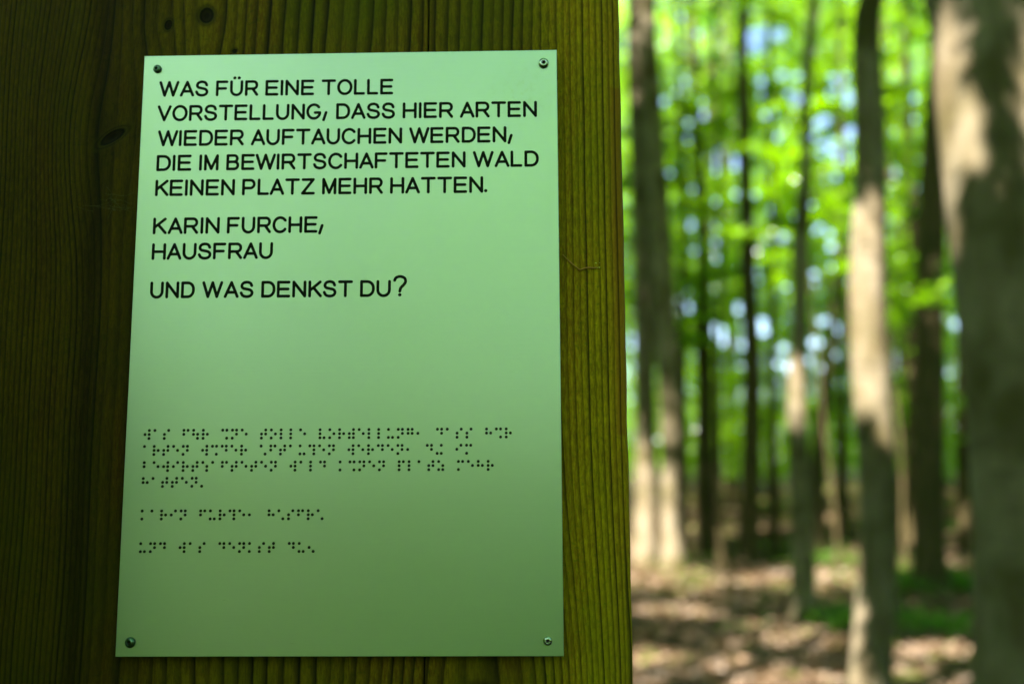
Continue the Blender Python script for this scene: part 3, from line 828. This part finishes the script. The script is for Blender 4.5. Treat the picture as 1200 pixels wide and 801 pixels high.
for px, D, w, lab in ((800, 19, 11, 'slim dark pole-like trunk just right of the paired trunks'), (905, 19, 10, 'slim dark trunk left of the wavy trunk, in front of the blue sky gaps'), (988, 21, 10, 'slim dark trunk right behind the leaning stem beside the wavy trunk'),
                      (1068, 20, 10, 'slim dark trunk close right of the pale sunlit trunk'), (1128, 20, 13, 'slim dark trunk showing beside the left edge of the stout trunk'), (842, 17, 7, 'very thin dark sapling pole left of the midway trunk')):
    D = D * .82
    tree('beech_tree', lab, [(px - 6, 10, w * .7), (px + 3, 250, w * .8), (px - 1, 430, w), (px, 575, w * 1.25)], D, M_BARK_SHADED, 15, 6, 7.0, sides=8, leaf_n=2200)
# trees deeper in, which nothing tells apart
rngd = np.random.default_rng(21)
for k in range(13):
    D = rngd.uniform(24, 46); px = rngd.uniform(745, 1190); w = rngd.uniform(.12, .24) * FPX / D
    tree('distant_tree', 'slim blurred trunk and leafy crown deep in the forest', [(px + rngd.uniform(-14, 14), 20, w * .7), (px + rngd.uniform(-6, 6), 300, w * .85), (px, 470, w), (px, 575, w * 1.2)], D, M_BARK_SHADED, 17, 6, 2.5,
         group='distant trees deep in the forest', sides=8, leaf_n=2600, spread=3.4, leafsize=.13)

# ------------------------------------------------------------------ leafy young beeches between the trunks
def sapling(px, D, h, spread, n, label, low=.9, size=.08):
    TREE_N[0] += 1
    rng = np.random.default_rng(300 + TREE_N[0])
    p = T(px, 560, D); gz = float(ground_z(p[0], D))
    root = thing('young_beech', label, 'young tree', (p[0], D, gz), 'young beeches between the trunks')
    zs = np.linspace(-.05, h, 12)
    path = np.stack([np.cumsum(rng.normal(0, .035, 12)), np.cumsum(rng.normal(0, .035, 12)), zs], 1)
    V, F = rows_tube(path, np.linspace(.03, .006, 12), 6)
    link('stem', np_mesh('stem', V, F, True), M_BARK_SHADED, root)
    lv, tw = [], []
    nb = max(10, int(n / 90))
    for i in range(nb):
        t = low + (h - low) * rng.uniform(0, 1); az = rng.uniform(0, 6.283); ln = spread * rng.uniform(.4, 1) * (1.15 - .6 * (t - low) / (h - low))
        b0 = np.array([np.interp(t, zs, path[:, c]) for c in range(3)])
        dv = np.array([math.cos(az), math.sin(az), rng.uniform(-.05, .3)])
        s_ = np.linspace(0, 1, 5)[:, None]
        bp_ = b0 + s_ * ln * dv - np.array([0, 0, .12 * ln]) * s_ ** 2
        tw.append(rows_tube(bp_, np.linspace(.008, .002, 5), 4))
        m = n // nb
        u = rng.uniform(.15, 1.05, m) ** .8
        pp = b0 + u[:, None] * ln * dv - np.array([0, 0, .12 * ln]) * u[:, None] ** 2
        side = np.array([-dv[1], dv[0], 0]); pp = pp + side * (rng.uniform(-1, 1, m) * ln * .38 * (1.15 - u))[:, None] + rng.normal(0, .025, (m, 3))
        lv.append(pp)
    V, F = merge(tw); link('twigs', np_mesh('twigs', V, F, True), M_BARK_SHADED, root)['kind'] = 'stuff'
    P_ = np.concatenate(lv); Pw = P_ + np.array([p[0], D, gz])
    d = Pw - SH_P.mean(0)
    P_ = P_[~in_shaft(Pw, .8) & ~in_gap(Pw)]
    V, F = leaves(P_, rng.uniform(.7, 1.25, len(P_)) * size, rng=rng, tilt=.5)
    link('foliage', np_mesh('foliage', V, F), M_LEAF, root)
SAP = [(752, 15.5, 7.0, 1.0, 2200, 'leafy young beech showing along the right edge of the post', 3.0),
       (822, 16, 8.0, 1.5, 3000, 'young beech high between the paired trunks and the midway trunk', 3.4),
       (910, 17, 8.6, 1.4, 3000, 'young beech filling the gap left of the thin wavy trunk', 2.6),
       (975, 12.5, 6.8, 1.0, 2000, 'leafy young beech between the wavy trunk and the pale sunlit trunk', 3.6),
       (985, 19, 8.8, 1.7, 3600, 'young beech seen behind the pale sunlit trunk, to its left', 1.9),
       (1058, 12.5, 7.0, 1.0, 2400, 'leafy young beech just right of the pale sunlit trunk', 3.2),
       (1070, 20, 9.5, 1.8, 3600, 'young beech high behind the dark straight trunk', 2.2),
       (1135, 17, 8, 1.8, 3000, 'young beech half hidden by the stout right hand trunk', 1.5),
       (800, 21, 9.5, 2.0, 4200, 'tall young beech behind the paired trunks', 1.8),
       (855, 23, 10, 2.2, 4200, 'tall young beech behind the midway dark trunk', 1.9),
       (940, 23, 10.5, 2.4, 4600, 'tall young beech far behind the thin wavy trunk', 1.7),
       (1030, 24, 10.5, 2.4, 4600, 'tall young beech far behind the pale sunlit trunk', 1.7)]
for a in SAP: sapling(a[0], a[1], a[2], a[3] * 1.15, int(a[4] * 2.4), a[5], low=a[6])
# the spray of bright leaves in front of the dark straight trunk
def spray(px, py, D, w, n, label):
    c = T(px, py, D); rng = np.random.default_rng(77)
    root = thing('beech_branch', label, 'branch', tuple(c))
    tipx = w
    path = np.array([(tipx * 1.7, .5, .35), (tipx, .2, .12), (tipx * .4, .05, .03), (0, 0, 0), (-tipx * .8, -.05, -.03)])
    V, F = rows_tube(path, [.012, .009, .006, .004, .002], 6); link('stem', np_mesh('stem', V, F, True), M_BARK_SHADED, root)
    u = rng.uniform(-.8, 1.6, n) * w
    P_ = np.stack([u, np.interp(u, path[::-1, 0], path[::-1, 1]) + rng.normal(0, .12, n), np.interp(u, path[::-1, 0], path[::-1, 2]) + rng.normal(0, .035, n)], 1)
    V, F = leaves(P_, rng.uniform(.05, .09, n), rng=rng, tilt=.4); link('foliage', np_mesh('foliage', V, F), M_LEAF, root)
spray(1092, 347, 6.2, .16, 60, 'small spray of bright leaves crossing the dark straight trunk')
SHAFTS.append((T(1092, 347, 6.2), .25)); SH_P = np.array([s[0] for s in SHAFTS]); SH_R = np.array([s[1] for s in SHAFTS])

# ------------------------------------------------------------------ the woodland round about: trunks, high canopy, far edge
def woodland():
    rng = np.random.default_rng(55)
    tr = []
    for k in range(70):
        a = rng.uniform(0, 6.283); r = rng.uniform(3.2, 30)
        x, y = r * math.cos(a), r * math.sin(a)
        if y > 0.2 and -0.12 < x / max(y + .57, .01) < .75: continue       # the view itself is built tree by tree
        if math.hypot(x, y) < 3.2: continue
        d = np.array([x, y]); sh = -SUN[:2] / np.linalg.norm(SUN[:2])
        H = rng.uniform(13, 17); n = 9; z = np.linspace(-.1, H, n)
        px_ = x + np.cumsum(rng.normal(0, .08, n)); py_ = y + np.cumsum(rng.normal(0, .08, n))
        tr.append(rows_tube(np.stack([px_, py_, z], 1), np.linspace(rng.uniform(.10, .22), .04, n), 10, .06, None, k))
    V, F = merge(tr)
    tag(link('surrounding_trunks', np_mesh('surrounding_trunks', V, F, True), M_BARK), 'trunks of the surrounding beech wood outside the picture', kind='stuff')
    # high canopy, in clumps
    N = 13000
    C = np.stack([rng.uniform(-27, 27, N), rng.uniform(-27, 34, N), 8.5 + 8 * rng.uniform(0, 1, N) ** .8], 1)
    L = C - SUN * ((C[:, 2] - 2.5) / SUN[2])[:, None]                       # where its shade falls
    wedge = (L[:, 1] > 4.5) & (L[:, 0] / np.maximum(L[:, 1] + .57, .1) > .05) & (L[:, 0] / np.maximum(L[:, 1] + .57, .1) < .75)
    u = rng.uniform(0, 1, N)
    keep = np.where(wedge, u < np.interp(L[:, 1], [4.5, 9, 18, 30], [.99, .93, .26, .05]), u < .99)
    keep &= ~(np.hypot(C[:, 0], C[:, 1] + 1) > 15) | (C[:, 1] > 0)  # canopy cleared behind the viewer to brighten what the plate reflects
    vis = (C[:, 2] - CAM_POS[2]) / np.maximum(C[:, 1], .1) < .55
    keep &= ~((C[:, 1] > 14) & vis & (u > .35))
    C = C[keep]
    # extra clumps added to keep the sun off the post and the plate
    E_ = np.array([0, 0, 1.5]) + SUN * rng.uniform(9, 17, 150)[:, None] + rng.normal(0, .75, (150, 3))
    C = np.concatenate([C, E_])
    B_ = []  # clumps added to shade chosen stretches of the trunks
    for px, py, D, rr, cnt in ([(1016, py, D6, .22, 16) for py in (-60, 10, 70, 130, 185)] + [(1034, 610, D6, .12, 12)] + [(px, py, D8, .16, 14) for py in (380, 460, 540, 620, 700, 780) for px in (1140, 1200, 1260)]
                               + [(940, py, D5, .3, 12) for py in (60, 180, 300, 600, 690)] + [(1090, py, 11.4, .4, 14) for py in (100, 220, 340, 460, 580, 670)]
                               + [(770, py, D1, .6, 14) for py in (80, 200, 320)] + [(880, py, 18, .6, 10) for py in (100, 300, 500)]):
        tgt = T(px, py, D)
        B_.append(tgt + SUN * rng.uniform(9, 16, cnt)[:, None] + rng.normal(0, rr, (cnt, 3)))
    C = np.concatenate([C] + B_)
    m = 40
    P = (C[:, None] + rng.normal(0, 1, (len(C), m, 3)) * np.array([.52, .52, .20])).reshape(-1, 3)
    P = P[~in_shaft(P, 1, True) & keep_open(P)]
    V, F = leaves(P, rng.uniform(.15, .26, len(P)), rng=rng, tilt=.45, width=.68)
    # loose leaves added towards the sun to throw shade bands on the trunks
    bands = [([(1146, -40), (1160, 40), (1172, 130), (1178, 260)], D8 - .15, .028, 90, 4.5), ([(1122, 170), (1140, 230), (1165, 300), (1185, 370)], D8 - .15, .026, 70, 4.5),
             ([(1110, 330), (1140, 330), (1200, 330)], D8 - .15, .07, 200, 4.5), ([(1130, 380), (1200, 380), (1160, 480), (1200, 560)], D8 - .15, .12, 700, 5.5),
             ([(1004, 520), (1012, 575), (1030, 620), (1045, 640)], D6, .07, 260, 5.5), ([(1040, 570), (1044, 700), (1046, 800)], D6, .05, 330, 5.5), ([(1016, 0), (1020, 100), (1022, 200)], D6, .14, 900, 6),
             ([(952, 40), (943, 120), (947, 195), (937, 300), (938, 400)], D5, .16, 1500, 7.5), ([(934, 540), (940, 620), (941, 720)], D5, .16, 700, 8.5),
             ([(764, 60), (772, 200), (777, 330), (782, 470)], D1, .22, 1500, 8.5), ([(750, 150), (756, 300), (760, 420), (759, 500)], D1 + .5, .24, 1500, 8.5),
             ([(1100, 100), (1090, 300), (1088, 480), (1090, 680)], 11.4, .26, 2200, 8.5), ([(868, 60), (876, 300), (880, 450), (878, 590)], 15, .26, 2200, 9), ([(812, 100), (825, 400), (826, 575)], 16.5, .26, 2200, 9)]
    bands += [([(x_ - 6, 60), (x_ + 2, 250), (x_, 430), (x_, 575)], D_ * .82, .22, 1700, 9) for x_, D_ in ((800, 19), (905, 19), (988, 21), (1068, 20), (1128, 20), (842, 17))]
    bands += [([(980, 300), (962, 500), (954, 620)], 16, .22, 1200, 9), ([(1062, 100), (1058, 420), (1056, 585)], 24, .3, 1500, 10), ([(852, 100), (857, 430), (858, 580)], 26, .3, 1500, 10)]
    ex = []
    for poly, D, rad, n, dist in bands:
        q = np.array([T(a_, b_, D) for a_, b_ in poly]); n = int(n * 1.6); t = rng.uniform(0, len(poly) - 1, n)
        c = np.stack([np.interp(t, np.arange(len(poly)), q[:, k_]) for k_ in range(3)], 1)
        ex.append(c + SUN * rng.uniform(dist, dist + 2.0, n)[:, None] + rng.normal(0, rad, (n, 3)))
    ex = np.concatenate(ex)
    V2, F2 = leaves(ex, rng.uniform(.07, .12, len(ex)), rng=rng, tilt=.45)
    V, F = merge([(V, F), (V2, F2)])
    tag(link('forest_canopy', np_mesh('forest_canopy', V, F), M_LEAF_HIGH), 'high canopy of beech leaves, with openings and added leaves that shape the light', kind='stuff')
    # leafy edge of the wood all round, from low sprays to crown height
    N = 9500
    a = rng.uniform(0, 6.283, N); r = rng.uniform(24, 36, N)
    C = np.stack([r * np.cos(a), r * np.sin(a), 0.4 + 15 * rng.uniform(0, 1, N) ** 1.5], 1)
    ang = C[:, 0] / np.maximum(C[:, 1] + .57, .1)
    front = (C[:, 1] > 4) & (ang > .0) & (ang < .8)
    C = C[~front]
    P = (C[:, None] + rng.normal(0, 1, (len(C), 20, 3)) * np.array([.9, .9, .45])).reshape(-1, 3)
    V, F = leaves(P, rng.uniform(.28, .5, len(P)), rng=rng, tilt=.6)
    # shrubs added unseen for shade: one behind the viewer, one beside the post's left
    q = rng.normal(0, 1, (16000, 3)); q /= np.linalg.norm(q, axis=1)[:, None]; q *= rng.uniform(.6, 1, 16000)[:, None]
    A1 = q[:10000] * np.array([1.5, 1.0, .85]) + np.array([.9, -2.6, .55])
    A2 = q[10000:] * np.array([.26, .42, 1.0]) + np.array([-.56, -.38, .90])
    A_ = np.concatenate([A1, A2]); A_ = A_[A_[:, 2] > .02]
    V2, F2 = leaves(A_, rng.uniform(.05, .09, len(A_)), rng=rng, tilt=.6)
    V, F = merge([(V, F), (V2, F2)])
    tag(link('surrounding_foliage', np_mesh('surrounding_foliage', V, F), M_LEAF), 'leafy undergrowth and low crowns of the wood outside the picture, with shrubs added for shade', kind='stuff')
    # the deep wood ahead, which reads as one green mass with sky showing through
    N = 10500
    y = rng.uniform(27, 60, N); t = rng.uniform(-.02, .74, N)
    el = -.02 + .54 * rng.uniform(0, 1, N) ** 1.25
    dens = np.interp(el, [-.02, .05, .08, .12, .18, .3, .5], [1, .95, .62, .55, .85, .9, .85])
    k = rng.uniform(0, 1, N) < dens
    C = np.stack([t * y, y, CAM_POS[2] + el * y], 1)[k]
    P = (C[:, None] + rng.normal(0, 1, (len(C), 34, 3)) * np.array([.85, .85, .5])).reshape(-1, 3)
    y2 = rng.uniform(21, 30, 2300); C2 = np.stack([rng.uniform(.02, .68, 2300) * y2, y2, CAM_POS[2] + (-.005 + .42 * rng.uniform(0, 1, 2300) ** 1.4) * y2], 1)
    P2_ = (C2[:, None] + rng.normal(0, 1, (len(C2), 30, 3)) * np.array([.42, .42, .16])).reshape(-1, 3)
    P = np.concatenate([P, P2_])
    P = P[~in_gap(P) & ~in_shaft(P, 1.0, True) & (P[:, 2] > ground_z(P[:, 0], P[:, 1]) + np.interp(P[:, 1], [20, 30, 60], [1.0, .9, .4]))]
    V, F = leaves(P, rng.uniform(.15, .26, len(P)) * np.where(P[:, 1] < 30, .6, 1), rng=rng, tilt=.6)
    tag(link('distant_foliage', np_mesh('distant_foliage', V, F), M_LEAF), 'bright blurred green foliage of the deep wood behind all the trunks', kind='stuff')
woodland()

# ------------------------------------------------------------------ forest floor: dead leaves, herbs, humps
def floor_cover():
    rng = np.random.default_rng(91)
    n = 40000
    y = 1.2 + 26 * rng.uniform(0, 1, n) ** 1.3; x = (y + .57) * rng.uniform(.02, .68, n)
    z = ground_z(x, y) + rng.uniform(.003, .03, n)
    V, F = leaves(np.stack([x, y, z], 1), rng.uniform(.05, .10, n) * (1 + .02 * y), rng=rng, tilt=.35, fold=.1)
    tag(link('leaf_litter', np_mesh('leaf_litter', V, F), M_LITTER), 'fallen brown beech leaves lying all over the forest floor', kind='stuff')
    # low green plants, in patches
    cs = [(958, 672, 50), (1105, 742, 60), (1140, 700, 40), (1050, 700, 35), (820, 592, 60), (1100, 690, 50), (860, 590, 60), (900, 620, 40), (1000, 745, 40), (1130, 640, 40)]
    P = []
    for px, py, w in cs:
        d = ray(px, py); p = CAM_POS + d * (-CAM_POS[2] / d[2]); sc = (p[1] + .57) / FPX * w
        m = 420
        q = np.stack([rng.normal(p[0], sc * .5, m), rng.normal(p[1], sc * 1.1, m)], 1)
        P.append(np.column_stack([q, ground_z(q[:, 0], q[:, 1]) + rng.uniform(.02, .16, m)]))
    m = 9000
    yy = 2 + 28 * rng.uniform(0, 1, m); xx = (yy + .57) * rng.uniform(.05, .66, m)
    nz = np.sin(xx * 1.7 + 1) * np.cos(yy * 1.1) + .5 * np.sin(xx * .7 - yy * .5)
    k = nz > .75
    P.append(np.column_stack([xx[k], yy[k], ground_z(xx[k], yy[k]) + rng.uniform(.02, .12, k.sum())]))
    xx = rng.uniform(-13, 13, 45000); yy = rng.uniform(-16, -.2, 45000)  # unseen herbs added behind the viewer to green the plate's reflection
    P.append(np.column_stack([xx, yy, ground_z(xx, yy) + rng.uniform(.02, .30, 45000)]))
    P = np.concatenate(P)
    V, F = leaves(P, rng.uniform(.04, .09, len(P)), rng=rng, tilt=.5)
    tag(link('ground_plants', np_mesh('ground_plants', V, F), M_HERB), 'low green seedlings and herbs in patches on the forest floor, with more added behind the viewer', kind='stuff')
floor_cover()
